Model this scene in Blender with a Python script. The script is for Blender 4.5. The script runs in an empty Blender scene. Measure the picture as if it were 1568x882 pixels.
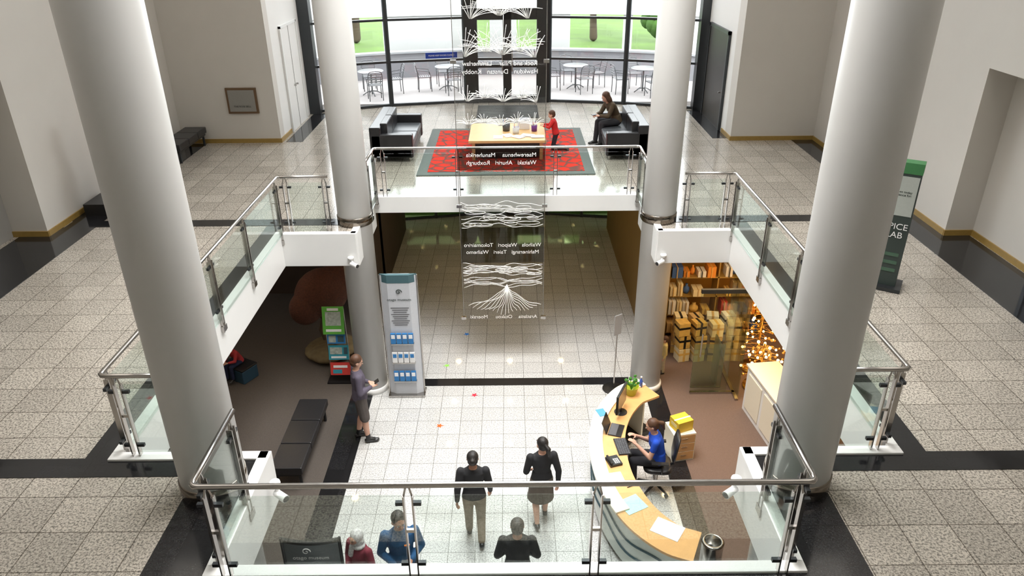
import bpy, math, random
from mathutils import Vector as V, Matrix
random.seed(7)
sc=bpy.context.scene
COL=sc.collection
pi=math.pi
# ---------------------------------------------------------------- materials
def newmat(name):
    m=bpy.data.materials.new(name); m.use_nodes=True
    nt=m.node_tree; b=nt.nodes.get('Principled BSDF'); return m,nt,b
def mat(name,col,rough=.5,metal=0,noise=.06,scale=30,bump=0,emit=0,emcol=None,spec=.5,coat=0):
    m,nt,b=newmat(name)
    b.inputs['Roughness'].default_value=rough; b.inputs['Metallic'].default_value=metal
    b.inputs['Specular IOR Level'].default_value=spec
    if coat: b.inputs['Coat Weight'].default_value=coat
    tc=nt.nodes.new('ShaderNodeTexCoord'); n=nt.nodes.new('ShaderNodeTexNoise')
    n.inputs['Scale'].default_value=scale; n.inputs['Detail'].default_value=3
    nt.links.new(tc.outputs['Object'],n.inputs['Vector'])
    mx=nt.nodes.new('ShaderNodeMix'); mx.data_type='RGBA'
    mx.inputs['A'].default_value=(*[max(0,c*(1-noise)) for c in col],1)
    mx.inputs['B'].default_value=(*[min(1,c*(1+noise)) for c in col],1)
    nt.links.new(n.outputs['Fac'],mx.inputs['Factor'])
    nt.links.new(mx.outputs['Result'],b.inputs['Base Color'])
    if bump:
        bp=nt.nodes.new('ShaderNodeBump'); bp.inputs['Strength'].default_value=bump; bp.inputs['Distance'].default_value=.01
        nt.links.new(n.outputs['Fac'],bp.inputs['Height']); nt.links.new(bp.outputs['Normal'],b.inputs['Normal'])
    if emit:
        b.inputs['Emission Color'].default_value=(*(emcol or col),1); b.inputs['Emission Strength'].default_value=emit
    return m
def granite(name,light,dark,mortar,tile=.45,rough=.2,speck=70,ox=0,oy=0,var=.12,spec=.5):
    m,nt,b=newmat(name); L=nt.links
    tc=nt.nodes.new('ShaderNodeTexCoord'); mp=nt.nodes.new('ShaderNodeMapping')
    mp.inputs['Location'].default_value=(ox,oy,0); L.new(tc.outputs['Object'],mp.inputs['Vector'])
    br=nt.nodes.new('ShaderNodeTexBrick'); br.offset=0; br.squash=1
    br.inputs['Scale'].default_value=1; br.inputs['Brick Width'].default_value=tile; br.inputs['Row Height'].default_value=tile
    br.inputs['Mortar Size'].default_value=.005; br.inputs['Mortar Smooth'].default_value=.1
    br.inputs['Color1'].default_value=(1-var,1-var,1-var,1); br.inputs['Color2'].default_value=(1+var*.3,1+var*.3,1+var*.3,1)
    br.inputs['Mortar'].default_value=(*mortar,1)
    L.new(mp.outputs['Vector'],br.inputs['Vector'])
    n=nt.nodes.new('ShaderNodeTexNoise'); n.inputs['Scale'].default_value=speck; n.inputs['Detail'].default_value=4; n.inputs['Roughness'].default_value=.75
    L.new(tc.outputs['Object'],n.inputs['Vector'])
    r=nt.nodes.new('ShaderNodeValToRGB'); r.color_ramp.elements[0].position=.40; r.color_ramp.elements[0].color=(*dark,1)
    r.color_ramp.elements[1].position=.56; r.color_ramp.elements[1].color=(*light,1)
    L.new(n.outputs['Fac'],r.inputs['Fac'])
    mu=nt.nodes.new('ShaderNodeMix'); mu.data_type='RGBA'; mu.blend_type='MULTIPLY'; mu.inputs['Factor'].default_value=1
    L.new(r.outputs['Color'],mu.inputs['A']); L.new(br.outputs['Color'],mu.inputs['B'])
    L.new(mu.outputs['Result'],b.inputs['Base Color']); b.inputs['Roughness'].default_value=rough; b.inputs['Specular IOR Level'].default_value=spec
    return m
def glass(name,tint=(.9,1,.96),refl=.12,rough=.02,k=.6):
    m=bpy.data.materials.new(name); m.use_nodes=True; nt=m.node_tree; nt.nodes.clear(); L=nt.links
    o=nt.nodes.new('ShaderNodeOutputMaterial'); t=nt.nodes.new('ShaderNodeBsdfTransparent'); t.inputs['Color'].default_value=(*tint,1)
    g=nt.nodes.new('ShaderNodeBsdfGlossy'); g.inputs['Roughness'].default_value=rough
    fr=nt.nodes.new('ShaderNodeFresnel'); fr.inputs['IOR'].default_value=1.45
    ma=nt.nodes.new('ShaderNodeMath'); ma.operation='MULTIPLY_ADD'; ma.inputs[1].default_value=k; ma.inputs[2].default_value=refl*.1
    mx=nt.nodes.new('ShaderNodeMixShader'); L.new(fr.outputs[0],ma.inputs[0]); L.new(ma.outputs[0],mx.inputs[0])
    L.new(t.outputs[0],mx.inputs[1]); L.new(g.outputs[0],mx.inputs[2]); L.new(mx.outputs[0],o.inputs[0])
    return m
WALL=mat('wall_paint',(.63,.60,.555),.7,noise=.03,scale=2)
WALLW=mat('wall_paint_white',(.80,.79,.77),.7,noise=.02,scale=2)
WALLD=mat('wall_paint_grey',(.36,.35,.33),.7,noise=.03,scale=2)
COLW=mat('column_paint',(.57,.565,.55),.4,noise=.02,scale=3)
WHITE=mat('white_paint',(.82,.82,.81),.4,noise=.02,scale=4)
PAPER=mat('paper_white',(.85,.85,.85),.6,noise=.02)
TEAL=mat('paper_teal',(.45,.8,.72),.6,noise=.02)
GR_UP=granite('granite_tile_upper',(.56,.505,.435),(.15,.138,.122),(.30,.285,.265),.45,.13,48,.1,.05,.16,.65)
GR_LO=granite('granite_tile_ground',(.72,.72,.71),(.36,.36,.355),(.40,.40,.38),.4,.05,45,.1,.0,.10,.9)
BLK_T=granite('black_granite',(.022,.022,.024),(.008,.008,.009),(.6,.6,.6),.45,.10,80,.1,.05,.3)
CARPL=mat('carpet_dark',(.09,.075,.064),.95,noise=.35,scale=90,bump=.3)
CARPR=mat('carpet_brown',(.16,.105,.08),.95,noise=.3,scale=90,bump=.3)
STEEL=mat('brushed_steel',(.46,.44,.42),.2,1,noise=.05)
STEELD=mat('dark_steel',(.06,.065,.07),.35,.7,noise=.05)
BRONZE=mat('bronze_collar',(.22,.19,.16),.18,1,noise=.05)
BLACK=mat('black_plastic',(.012,.012,.013),.35,noise=.1)
LEATH=mat('black_leather',(.018,.018,.02),.32,noise=.2,scale=25,bump=.1)
LEATHG=mat('grey_leather_seat',(.09,.10,.11),.3,noise=.2,scale=25,bump=.1)
GLS=glass('balustrade_glass',(.945,.985,.968),0,.02,.30)
GLSW=glass('window_glass',(.98,.99,.99),.1)
GLSD=glass('tinted_glass',(.60,.70,.45),.2)
GLSP=glass('hanging_panel_glass',(.935,.935,.925),.05)
GLSPD=glass('hanging_panel_tint',(.58,.57,.54),.1)
ETCH=mat('white_etching',(.92,.92,.90),.6,noise=.01)
WOOD=mat('maple_wood',(.70,.40,.16),.35,noise=.12,scale=8)
WOODL=mat('table_wood',(.78,.50,.22),.35,noise=.1,scale=8)
CREAM=mat('cream_laminate',(.85,.80,.66),.3,noise=.02)
BASEB=mat('oak_baseboard',(.33,.21,.055),.4,noise=.15,scale=15)
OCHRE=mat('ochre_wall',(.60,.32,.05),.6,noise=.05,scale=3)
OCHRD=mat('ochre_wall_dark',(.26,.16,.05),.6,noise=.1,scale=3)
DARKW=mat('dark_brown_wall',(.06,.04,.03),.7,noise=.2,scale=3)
def rugmat():
    m,nt,b=newmat('red_rug'); L=nt.links
    tc=nt.nodes.new('ShaderNodeTexCoord'); vo=nt.nodes.new('ShaderNodeTexVoronoi'); vo.feature='DISTANCE_TO_EDGE'; vo.inputs['Scale'].default_value=4
    n=nt.nodes.new('ShaderNodeTexNoise'); n.inputs['Scale'].default_value=7; n.inputs['Detail'].default_value=4
    L.new(tc.outputs['Object'],vo.inputs['Vector']); L.new(tc.outputs['Object'],n.inputs['Vector'])
    ad=nt.nodes.new('ShaderNodeMath'); ad.operation='MULTIPLY'; L.new(vo.outputs['Distance'],ad.inputs[0]); L.new(n.outputs['Fac'],ad.inputs[1])
    r=nt.nodes.new('ShaderNodeValToRGB'); r.color_ramp.elements[0].position=.02; r.color_ramp.elements[0].color=(.16,.07,.06,1)
    r.color_ramp.elements[1].position=.07; r.color_ramp.elements[1].color=(.62,.035,.02,1)
    L.new(ad.outputs[0],r.inputs['Fac']); L.new(r.outputs['Color'],b.inputs['Base Color']); b.inputs['Roughness'].default_value=.95; b.inputs['Specular IOR Level'].default_value=.1
    return m
RUG=rugmat(); RUGB=mat('rug_border',(.13,.15,.14),.95,noise=.25,scale=40)
# ---------------------------------------------------------------- mesh builder
def ringbasis(d):
    d=d.normalized(); a=V((0,0,1)) if abs(d.z)<.9 else V((1,0,0))
    x=d.cross(a).normalized(); y=d.cross(x).normalized(); return x,y
def g_ell(c,r,R=None,nu=16,nv=10):
    c=V(c); vs=[];fs=[]
    def P(v):
        v=V(v); 
        if R: v=R@v
        return c+v
    vs.append(P((0,0,r[2])))
    for i in range(1,nv):
        ph=pi*i/nv
        for j in range(nu):
            th=2*pi*j/nu; vs.append(P((r[0]*math.sin(ph)*math.cos(th),r[1]*math.sin(ph)*math.sin(th),r[2]*math.cos(ph))))
    vs.append(P((0,0,-r[2])))
    for j in range(nu): fs.append((0,1+j,1+(j+1)%nu))
    for i in range(nv-2):
        for j in range(nu):
            a=1+i*nu+j;b=1+i*nu+(j+1)%nu; fs.append((a,a+nu,b+nu,b))
    l=len(vs)-1;o=1+(nv-2)*nu
    for j in range(nu): fs.append((l,o+(j+1)%nu,o+j))
    return vs,fs
def g_rings(rings):
    n=len(rings[0]); vs=[];fs=[]
    for r in rings: vs+=list(r)
    for i in range(len(rings)-1):
        for j in range(n):
            a=i*n+j;b=i*n+(j+1)%n; fs.append((a,b,b+n,a+n))
    c0=sum(rings[0],V())/n; c1=sum(rings[-1],V())/n
    vs+= [c0,c1]; k=len(vs)
    for j in range(n):
        fs.append((k-2,(j+1)%n,j)); o=(len(rings)-1)*n; fs.append((k-1,o+j,o+(j+1)%n))
    return vs,fs
def g_caps(p0,p1,r0,r1,seg=12):
    p0=V(p0);p1=V(p1); d=(p1-p0)
    if d.length<1e-6: return g_ell(p0,(r0,r0,r0))
    d=d.normalized(); x,y=ringbasis(d); rings=[]
    for k in (-.97,-.75,-.4,0):
        rr=r0*math.sqrt(max(0,1-k*k)); c=p0+d*r0*k
        rings.append([c+(x*math.cos(2*pi*j/seg)+y*math.sin(2*pi*j/seg))*rr for j in range(seg)])
    for k in (0,.4,.75,.97):
        rr=r1*math.sqrt(max(0,1-k*k)); c=p1+d*r1*k
        rings.append([c+(x*math.cos(2*pi*j/seg)+y*math.sin(2*pi*j/seg))*rr for j in range(seg)])
    return g_rings(rings)
def g_sect(secs,n=22):
    return g_rings([[V(c)+V(w)*math.cos(2*pi*j/n)+V(d)*math.sin(2*pi*j/n) for j in range(n)] for c,w,d in secs])
def fuse(prims,vox,smooth=3):
    vs=[];fs=[]
    for a,b in prims:
        o=len(vs); vs+=[tuple(q) for q in a]; fs+=[tuple(o+i for i in f) for f in b]
    me=bpy.data.meshes.new('tmp'); me.from_pydata(vs,[],fs); me.update()
    import bmesh
    bm=bmesh.new(); bm.from_mesh(me); bmesh.ops.recalc_face_normals(bm,faces=bm.faces); bm.to_mesh(me); bm.free()
    ob=bpy.data.objects.new('tmp',me); COL.objects.link(ob)
    r=ob.modifiers.new('r','REMESH'); r.mode='VOXEL'; r.voxel_size=vox
    s=ob.modifiers.new('s','SMOOTH'); s.factor=.5; s.iterations=smooth
    bpy.context.view_layer.update(); dg=bpy.context.evaluated_depsgraph_get()
    e=bpy.data.meshes.new_from_object(ob.evaluated_get(dg))
    out=([v.co.copy() for v in e.vertices],[tuple(p.vertices) for p in e.polygons])
    bpy.data.objects.remove(ob); bpy.data.meshes.remove(me); bpy.data.meshes.remove(e)
    return out
def catmull(pts,n=6):
    P=[V(p) for p in pts]; P=[P[0]*2-P[1]]+P+[P[-1]*2-P[-2]]; out=[]
    for i in range(1,len(P)-2):
        for k in range(n):
            t=k/n; a,b,c,d=P[i-1],P[i],P[i+1],P[i+2]
            out.append(.5*((2*b)+(c-a)*t+(2*a-5*b+4*c-d)*t*t+(3*b-a-3*c+d)*t**3))
    out.append(P[-2]); return out
class M:
    def __init__(s): s.v=[];s.f=[];s.m=[];s.s=[];s.mats=[]
    def add(s,g,mat,smooth=False,mx=None):
        vs,fs=g
        if mat not in s.mats: s.mats.append(mat)
        k=s.mats.index(mat); o=len(s.v)
        s.v+=[tuple(mx@V(q)) if mx else tuple(q) for q in vs]
        for f in fs: s.f.append(tuple(o+i for i in f)); s.m.append(k); s.s.append(smooth)
        return s
    def box(s,a,b,mat,mx=None):
        x0,y0,z0=a;x1,y1,z1=b
        vs=[(x0,y0,z0),(x1,y0,z0),(x1,y1,z0),(x0,y1,z0),(x0,y0,z1),(x1,y0,z1),(x1,y1,z1),(x0,y1,z1)]
        return s.add((vs,[(0,3,2,1),(4,5,6,7),(0,1,5,4),(1,2,6,5),(2,3,7,6),(3,0,4,7)]),mat,False,mx)
    def cb(s,c,sz,mat,rz=0,R=None):
        mx=Matrix.Translation(c)@(R.to_4x4() if R else Matrix.Rotation(rz,4,'Z')); h=[q/2 for q in sz]
        return s.box((-h[0],-h[1],-h[2]),(h[0],h[1],h[2]),mat,mx)
    def cyl(s,p0,p1,r,mat,r2=None,seg=16):
        p0=V(p0);p1=V(p1);x,y=ringbasis(p1-p0); r2=r if r2 is None else r2
        R=[[c+(x*math.cos(2*pi*j/seg)+y*math.sin(2*pi*j/seg))*q for j in range(seg)] for c,q in ((p0,r),(p1,r2))]
        vs=R[0]+R[1]; fs=[(j,(j+1)%seg,seg+(j+1)%seg,seg+j) for j in range(seg)]
        s.add((vs,fs),mat,True); s.add((R[0],[tuple(range(seg))[::-1]]),mat); s.add((R[1],[tuple(range(seg))]),mat); return s
    def tube(s,pts,r,mat,seg=8):
        pts=[V(p) for p in pts]; rings=[]; px=None
        for i,p in enumerate(pts):
            d=(pts[min(i+1,len(pts)-1)]-pts[max(i-1,0)]).normalized()
            if px is None: x,y=ringbasis(d)
            else:
                x=(px-d*px.dot(d)); x=x.normalized() if x.length>1e-4 else ringbasis(d)[0]; y=d.cross(x).normalized()
            px=x; rings.append([p+(x*math.cos(2*pi*j/seg)+y*math.sin(2*pi*j/seg))*r for j in range(seg)])
        return s.add(g_rings(rings),mat,True)
    def lathe(s,prof,c,mat,seg=28,smooth=True):
        c=V(c); rings=[[c+V((r*math.cos(2*pi*j/seg),r*math.sin(2*pi*j/seg),z)) for j in range(seg)] for r,z in prof]
        return s.add(g_rings(rings),mat,smooth)
    def prism(s,pts,z0,z1,mat,mx=None):
        n=len(pts); vs=[(p[0],p[1],z0) for p in pts]+[(p[0],p[1],z1) for p in pts]
        return s.add((vs,[tuple(range(n))[::-1],tuple(range(n,2*n))]+[(j,(j+1)%n,n+(j+1)%n,n+j) for j in range(n)]),mat,False,mx)
    def ell(s,c,r,mat,R=None,nu=16,nv=10): return s.add(g_ell(c,r,R,nu,nv),mat,True)
    def caps(s,a,b,r0,r1,mat): return s.add(g_caps(a,b,r0,r1),mat,True)
    def sweep(s,path,prof,mat):
        rings=[]; n=len(path)
        for i,p in enumerate(path):
            t=(path[min(i+1,n-1)]-path[max(i-1,0)]); t=V((t[0],t[1])).normalized(); nn=V((-t.y,t.x))
            rings.append([V((p[0]+nn.x*o,p[1]+nn.y*o,z)) for o,z in prof])
        return s.add(g_rings(rings),mat)
    def text(s,body,size,mx,mat,align='CENTER'):
        cu=bpy.data.curves.new('t','FONT'); cu.body=body; cu.size=size; cu.align_x=align; cu.extrude=.001
        ob=bpy.data.objects.new('t',cu); COL.objects.link(ob); bpy.context.view_layer.update()
        e=bpy.data.meshes.new_from_object(ob.evaluated_get(bpy.context.evaluated_depsgraph_get()))
        g=([v.co.copy() for v in e.vertices],[tuple(p.vertices) for p in e.polygons])
        bpy.data.objects.remove(ob); bpy.data.meshes.remove(e); return s.add(g,mat,False,mx)
    def obj(s,name,loc=(0,0,0),rz=0,bevel=0,seg=2,scale=1):
        me=bpy.data.meshes.new(name); me.from_pydata(s.v,[],s.f)
        for m in s.mats: me.materials.append(m)
        me.polygons.foreach_set('material_index',s.m); me.polygons.foreach_set('use_smooth',s.s); me.update()
        ob=bpy.data.objects.new(name,me); COL.objects.link(ob); ob.location=loc; ob.rotation_euler=(0,0,rz); ob.scale=(scale,)*3
        if bevel:
            b=ob.modifiers.new('b','BEVEL'); b.width=bevel; b.segments=seg; b.limit_method='ANGLE'; b.angle_limit=.7
        return ob
def RX(a): return Matrix.Rotation(a,4,'X')
def T(x,y,z): return Matrix.Translation((x,y,z))
# ---------------------------------------------------------------- shell
Z1=3.54; ZC=11.6
m=M(); m.box((-10,2,-.2),(10,21.9,0),GR_LO); m.obj('floor')
m=M(); m.box((-10,2,0),(-3.1,19,.006),CARPL); m.obj('carpet_left')
m=M(); m.box((3.05,2,0),(10,19,.006),CARPR); m.obj('carpet_right')
m=M(); m.box((-3.1,2,0),(-2.68,12.35,.008),BLK_T); m.box((2.68,2,0),(3.05,12.35,.008),BLK_T); m.box((-3.1,12.35,0),(3.05,12.6,.008),BLK_T); m.obj('floor_border_ground')
m=M(); zb=2.98
m.box((-9,-1,zb),(9,4.47,Z1),GR_UP)
for sx in (-1,1):
    def bx(x0,x1,y0,y1,z0=zb):
        a,b=sorted((x0*sx,x1*sx)); m.box((a,y0,z0),(b,y1,Z1),GR_UP)
    bx(2.4,9,4.47,5.95); bx(3.9,9,5.95,11.75); bx(2.6,9,11.75,13.6)
m.box((-9,13.6,3.28),(9,20.7,Z1),GR_UP)
m.prism([(-5.8,20.7),(5.8,20.7),(5.3,20.75),(3.35,21.45),(1.2,21.85),(-1.2,21.85),(-3.35,21.45),(-5.3,20.75)],3.28,Z1,GR_UP)
m.obj('floor_mezzanine')
m=M(); e=.006
for sx in (-1,1):
    def bx(x0,x1,y0,y1):
        a,b=sorted((x0*sx,x1*sx)); m.box((a,y0,Z1),(b,y1,Z1+e),BLK_T)
    bx(2.5,3.03,-1,5.6); bx(2.5,9,5.62,5.9); bx(4.0,4.25,5.9,12.2); bx(2.7,7.85,12.2,12.5)
    bx(7.3 if sx<0 else 6.85,8.4 if sx<0 else 7.8,5.9,12.2)
    bx(7.3 if sx<0 else 6.85,7.9 if sx<0 else 7.38,12.5,17.6)
m.box((-2.5,4.0,Z1),(2.5,4.37,Z1+e),BLK_T)
m.box((-5.4,17.7,Z1),(-5.0,20.6,Z1+e),BLK_T); m.box((5.0,17.7,Z1),(5.35,20.6,Z1+e),BLK_T)
m.obj('floor_border_mezzanine')
m=M(); k=.1
def fx(xa,xb,y,z0,dy):
    y0,y1=sorted((y-dy*k,y+dy*.02)); m.box((xa,y0,z0),(xb,y1,Z1+.03),WHITE)
def fy(x,ya,yb,z0,dx):
    x0,x1=sorted((x-dx*k,x+dx*.02)); m.box((x0,ya,z0),(x1,yb,Z1+.03),WHITE)
fx(-2.5,2.5,4.47,zb-.02,1)
for sx in (-1,1):
    fy(2.4*sx,4.47,5.97,zb-.02,-sx); a,b=sorted((2.4*sx,4.0*sx)); fx(a,b,5.95,zb-.02,1)
    fy(3.9*sx,5.97,11.73,zb-.02,-sx); a,b=sorted((2.6*sx,4.0*sx)); fx(a,b,11.75,zb-.02,-1); fy(2.6*sx,11.75,13.6,zb-.02,-sx)
fx(-2.6,2.6,13.6,3.24,-1)
m.obj('trim_fascia',bevel=.008)
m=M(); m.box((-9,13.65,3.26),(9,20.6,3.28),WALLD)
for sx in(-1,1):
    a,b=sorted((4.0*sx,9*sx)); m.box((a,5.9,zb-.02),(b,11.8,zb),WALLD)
m.obj('ceiling_soffit')
def wall(name,boxes,mt=WALL):
    m=M()
    for a,b in boxes: m.box(a,b,mt)
    return m.obj(name)
wall('wall_left',[((-8.5,11.8,Z1),(-7.9,17.67,ZC)),((-8.5,-1,6.29),(-7.9,11.8,ZC))])
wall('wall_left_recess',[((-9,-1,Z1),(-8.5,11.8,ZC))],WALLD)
wall('wall_right',[((7.38,11.5,Z1),(8.0,17.67,ZC)),((7.38,-1,6.29),(8.0,11.5,ZC))])
wall('wall_right_recess',[((7.85,-1,Z1),(9,11.5,6.29))],WALL)
wall('wall_back_left',[((-8.5,17.67,Z1),(-5.5,18.0,ZC))])
wall('wall_back_right',[((5.38,17.5,Z1),(8.0,18.0,ZC))])
wall('wall_bay_left',[((-5.8,18.0,Z1),(-5.5,20.9,ZC))],WALLW)
wall('wall_bay_right',[((5.38,18.0,Z1),(5.7,20.9,ZC))],WALLW)
wall('wall_front',[((-9,-1.3,0),(9,-1,ZC))])
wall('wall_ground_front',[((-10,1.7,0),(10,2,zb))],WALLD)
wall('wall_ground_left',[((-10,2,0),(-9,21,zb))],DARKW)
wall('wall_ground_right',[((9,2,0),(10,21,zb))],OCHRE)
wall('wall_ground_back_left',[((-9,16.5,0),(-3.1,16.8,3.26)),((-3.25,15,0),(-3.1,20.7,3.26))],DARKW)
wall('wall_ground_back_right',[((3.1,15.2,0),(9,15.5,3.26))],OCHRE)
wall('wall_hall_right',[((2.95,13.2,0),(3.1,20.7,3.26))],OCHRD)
m=M(); m.box((-9,-1,ZC),(9,22,ZC+.2),WHITE); m.obj('ceiling')
m=M(); h=.1
m.box((-7.9,11.8,Z1),(-7.875,17.67,Z1+h),BASEB); m.box((-8.5,11.775,Z1),(-7.88,11.8,Z1+h),BASEB); m.obj('baseboard_left')
m=M(); m.box((7.355,11.5,Z1),(7.38,17.5,Z1+h),BASEB); m.box((7.36,11.475,Z1),(7.83,11.5,Z1+h),BASEB); m.box((7.825,9.9,Z1),(7.85,11.5,Z1+h),BASEB); m.obj('baseboard_right')
m=M(); m.box((-7.9,17.645,Z1),(-5.48,17.67,Z1+h),BASEB); m.box((-5.5,17.65,Z1),(-5.475,18.6,Z1+h),BASEB); m.obj('baseboard_back_left')
m=M(); m.box((5.36,17.475,Z1),(7.38,17.5,Z1+h),BASEB); m.box((5.355,17.5,Z1),(5.38,18.3,Z1+h),BASEB); m.obj('baseboard_back_right')
def column(x,y):
    m=M(); r=.295
    m.lathe([(r,0),(r,ZC)],(x,y,0),COLW,48)
    m.lathe([(r+.012,Z1),(r+.012,Z1+.16),(r,Z1+.165)],(x,y,0),BRONZE,48)
    m.lathe([(r+.03,0),(r+.03,.1),(r+.005,.12)],(x,y,0),WHITE,48)
    return m.obj('column')
for x,y in ((-2.79,5.5),(2.79,5.5),(-2.72,12.35),(2.72,12.35)): column(x,y)
m=M(); m.box((-5.498,18.7,Z1),(-5.47,20.1,Z1+2.5),WALLW); m.box((-5.498,18.66,Z1),(-5.45,18.72,Z1+2.55),WHITE); m.box((-5.498,20.08,Z1),(-5.45,20.14,Z1+2.55),WHITE); m.box((-5.498,18.66,Z1+2.5),(-5.45,20.14,Z1+2.56),WHITE)
m.box((-5.475,19.38,Z1),(-5.462,19.4,Z1+2.5),WALLD); m.cyl((-5.46,19.3,Z1+1.05),(-5.42,19.3,Z1+1.05),.025,STEEL); m.cyl((-5.46,19.5,Z1+1.05),(-5.42,19.5,Z1+1.05),.025,STEEL); m.obj('door_1')
m=M(); m.box((5.33,18.5,Z1),(5.378,20.2,Z1+2.3),mat('dark_door',(.03,.025,.02),.4)); m.box((5.31,18.42,Z1),(5.378,18.5,Z1+2.38),STEELD); m.box((5.31,20.2,Z1),(5.378,20.28,Z1+2.38),STEELD); m.box((5.31,18.42,Z1+2.3),(5.378,20.28,Z1+2.38),STEELD)
m.cyl((5.33,18.7,Z1+.9),(5.29,18.7,Z1+.9),.02,STEEL); m.obj('door_2')
m=M(); m.box((7.78,8.0,Z1),(7.848,9.8,Z1+2.2),BLACK); m.box((7.76,9.8,Z1),(7.848,9.88,Z1+2.28),STEELD); m.cyl((7.75,9.6,Z1+1),(7.72,9.6,Z1+1.2),.015,STEEL); m.obj('door_3')
# bay glazing
BP=[(-5.4,20.72),(-3.35,21.45),(-1.2,21.85),(1.2,21.85),(3.35,21.45),(5.4,20.72)]
for i in range(5):
    a=V((*BP[i],0));b=V((*BP[i+1],0)); d=(b-a); L=d.length; ang=math.atan2(d.y,d.x)
    m=M(); mx=T(a.x,a.y,0)@Matrix.Rotation(ang,4,'Z')
    m.box((.03,-.01,Z1),(L-.03,.01,ZC),GLSW,mx)
    for z in (Z1+.04,4.78,5.9,7.9): m.box((0,-.05,z-.03),(L,.05,z+.03),STEELD,mx)
    if i==2:
        for x in (L/2-.06,L/2+.06): m.box((x-.06,-.07,Z1),(x+.06,.07,Z1+2.5),BLACK,mx)
        m.box((.0,-.12,Z1),(.36,.12,ZC),BLACK,mx); m.box((L-.36,-.12,Z1),(L,.12,ZC),BLACK,mx)
        m.box((.3,-.07,Z1),(L-.3,.07,Z1+.2),BLACK,mx); m.box((.3,-.07,Z1+2.3),(L-.3,.07,Z1+2.6),BLACK,mx); m.box((.3,-.06,Z1+1.0),(L-.3,.06,Z1+1.08),BLACK,mx)
        m.cyl(mx@V((L/2-.14,-.14,Z1+.9)),mx@V((L/2-.14,-.14,Z1+1.5)),.018,STEEL); m.cyl(mx@V((L/2+.14,-.14,Z1+.9)),mx@V((L/2+.14,-.14,Z1+1.5)),.018,STEEL)
    if i==1:
        m.box((1.05,-.03,4.83),(1.95,-.012,4.99),mat('blue_sign',(.01,.05,.35),.4),mx); m.text('PLEASE KEEP DOORS CLOSED',.055,mx@T(1.5,-.032,4.89)@RX(pi/2),PAPER)
    m.cyl((b.x,b.y,Z1),(b.x,b.y,ZC),.07,STEELD) if i<4 else None
    m.obj('window_%d'%(i+1))
    m=M(); m.box((.03,-.01,0),(L-.03,.01,3.28),GLSD,mx)
    for z in (.04,2.3,3.2): m.box((0,-.04,z-.03),(L,.04,z+.03),STEELD,mx)
    for q in (0,.5,1): m.box((q*L-.04,-.05,0),(q*L+.04,.05,3.28),STEELD,mx)
    m.obj('window_%d'%(i+6))
m=M(); m.box((-5.5,20.55,Z1),(-5.2,20.85,ZC),STEELD); m.box((5.15,20.55,Z1),(5.4,20.85,ZC),STEELD); m.obj('trim_bay_posts')
m=M(); m.box((-.85,19.9,Z1),(.85,21.4,Z1+.012),mat('mat_dark',(.03,.03,.03),.9,noise=.4,scale=60))
for i in range(14): m.box((-.83,19.95+i*.1,Z1+.012),(.83,19.98+i*.1,Z1+.018),BLACK)
m.obj('entrance_mat')
# ---------------------------------------------------------------- exterior
GRASS=mat('lawn_grass',(.045,.095,.004),.95,noise=.45,scale=.7); CONC=mat('terrace_paving',(.27,.25,.245),.8,noise=.06,scale=3)
LEAF=mat('tree_leaves',(.025,.07,.004),.9,noise=.7,scale=3); BARK=mat('bark',(.05,.035,.02),.9,noise=.3,scale=8)
m=M(); m.box((-12,21.9,3.2),(12,27,Z1-.04),CONC); m.obj('terrace_floor')
m=M(); m.box((-40,27.1,-.3),(40,110,2.9),GRASS); m.obj('lawn')
m=M(); m.box((-40,21.95,-.3),(40,27,-.05),GRASS); m.obj('planting_bed')
EXW=mat('exterior_white',(.45,.45,.45),.7,noise=.02,scale=2); EXP=mat('parapet_grey',(.19,.19,.205),.7,noise=.03,scale=2)
m=M(); path=[V((6.8*math.sin(a)*1.35,21.0+5.6*math.cos(a))) for a in [(-1.3+2.6*i/30) for i in range(31)]]
m.sweep(path,[(0,Z1-.04),(0,4.3),(-.25,4.3),(-.25,Z1-.04)],EXP); m.sweep(path,[(.04,4.3),(.04,4.36),(-.3,4.36),(-.3,4.3)],mat('coping',(.3,.31,.32),.6)); m.obj('terrace_parapet')
m=M(); path=[V((13.3*math.sin(a),20.5+8.3*math.cos(a))) for a in [(-1.2+2.4*i/96) for i in range(97)]]
m.sweep(path,[(0,5.25),(0,7.2),(-.4,7.2),(-.4,5.25)],EXW)
def panel(xa,xb):
    sub=[p for p in path if xa<=p.x<=xb]
    if len(sub)>1: m.sweep(sub,[(-.05,2.9),(-.05,5.3),(-.3,5.3),(-.3,2.9)],EXW)
for xa,xb in ((-14,-6.6),(-4.6,-1.5),(-.9,.5),(1.1,2.4),(4.0,4.6),(6.2,14)): panel(xa,xb)
m.obj('exterior_pavilion')
def tree(x,y,s):
    m=M(); m.caps((0,0,.22),(.1,0,2.2),.22,.15,BARK); pr=[]
    for i in range(16):
        a=random.random()*6.28; r=random.random()*1.5; pr.append(g_ell((r*math.cos(a),r*math.sin(a),2.4+random.random()*2),[.6+random.random()*.5]*3,None,10,7))
    for g in pr: m.add(g,LEAF,True)
    for i in range(4):
        a=i*1.6; m.caps((.1,0,1.8),(.9*math.cos(a),.9*math.sin(a),2.9),.09,.04,BARK)
    return m.obj('tree',(x,y,2.9),random.random()*6,scale=s)
for x,y,s in ((-14,46,1.3),(-7.5,38,1.1),(3,48,1.3),(8.4,36,1.2),(15,44,1.3),(-10,34,.7),(6.6,33,.5),(4.2,38,.9)): tree(x,y,s)
m=M()
for i in range(60):
    m.ell((-7+i*.24,24.2+.3*random.random(),.5+1.3*random.random()),(.35,.35,.4),LEAF,None,8,6)
m.box((-7.2,24,-.05),(7.5,24.6,.9),LEAF); m.obj('hedge')
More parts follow.
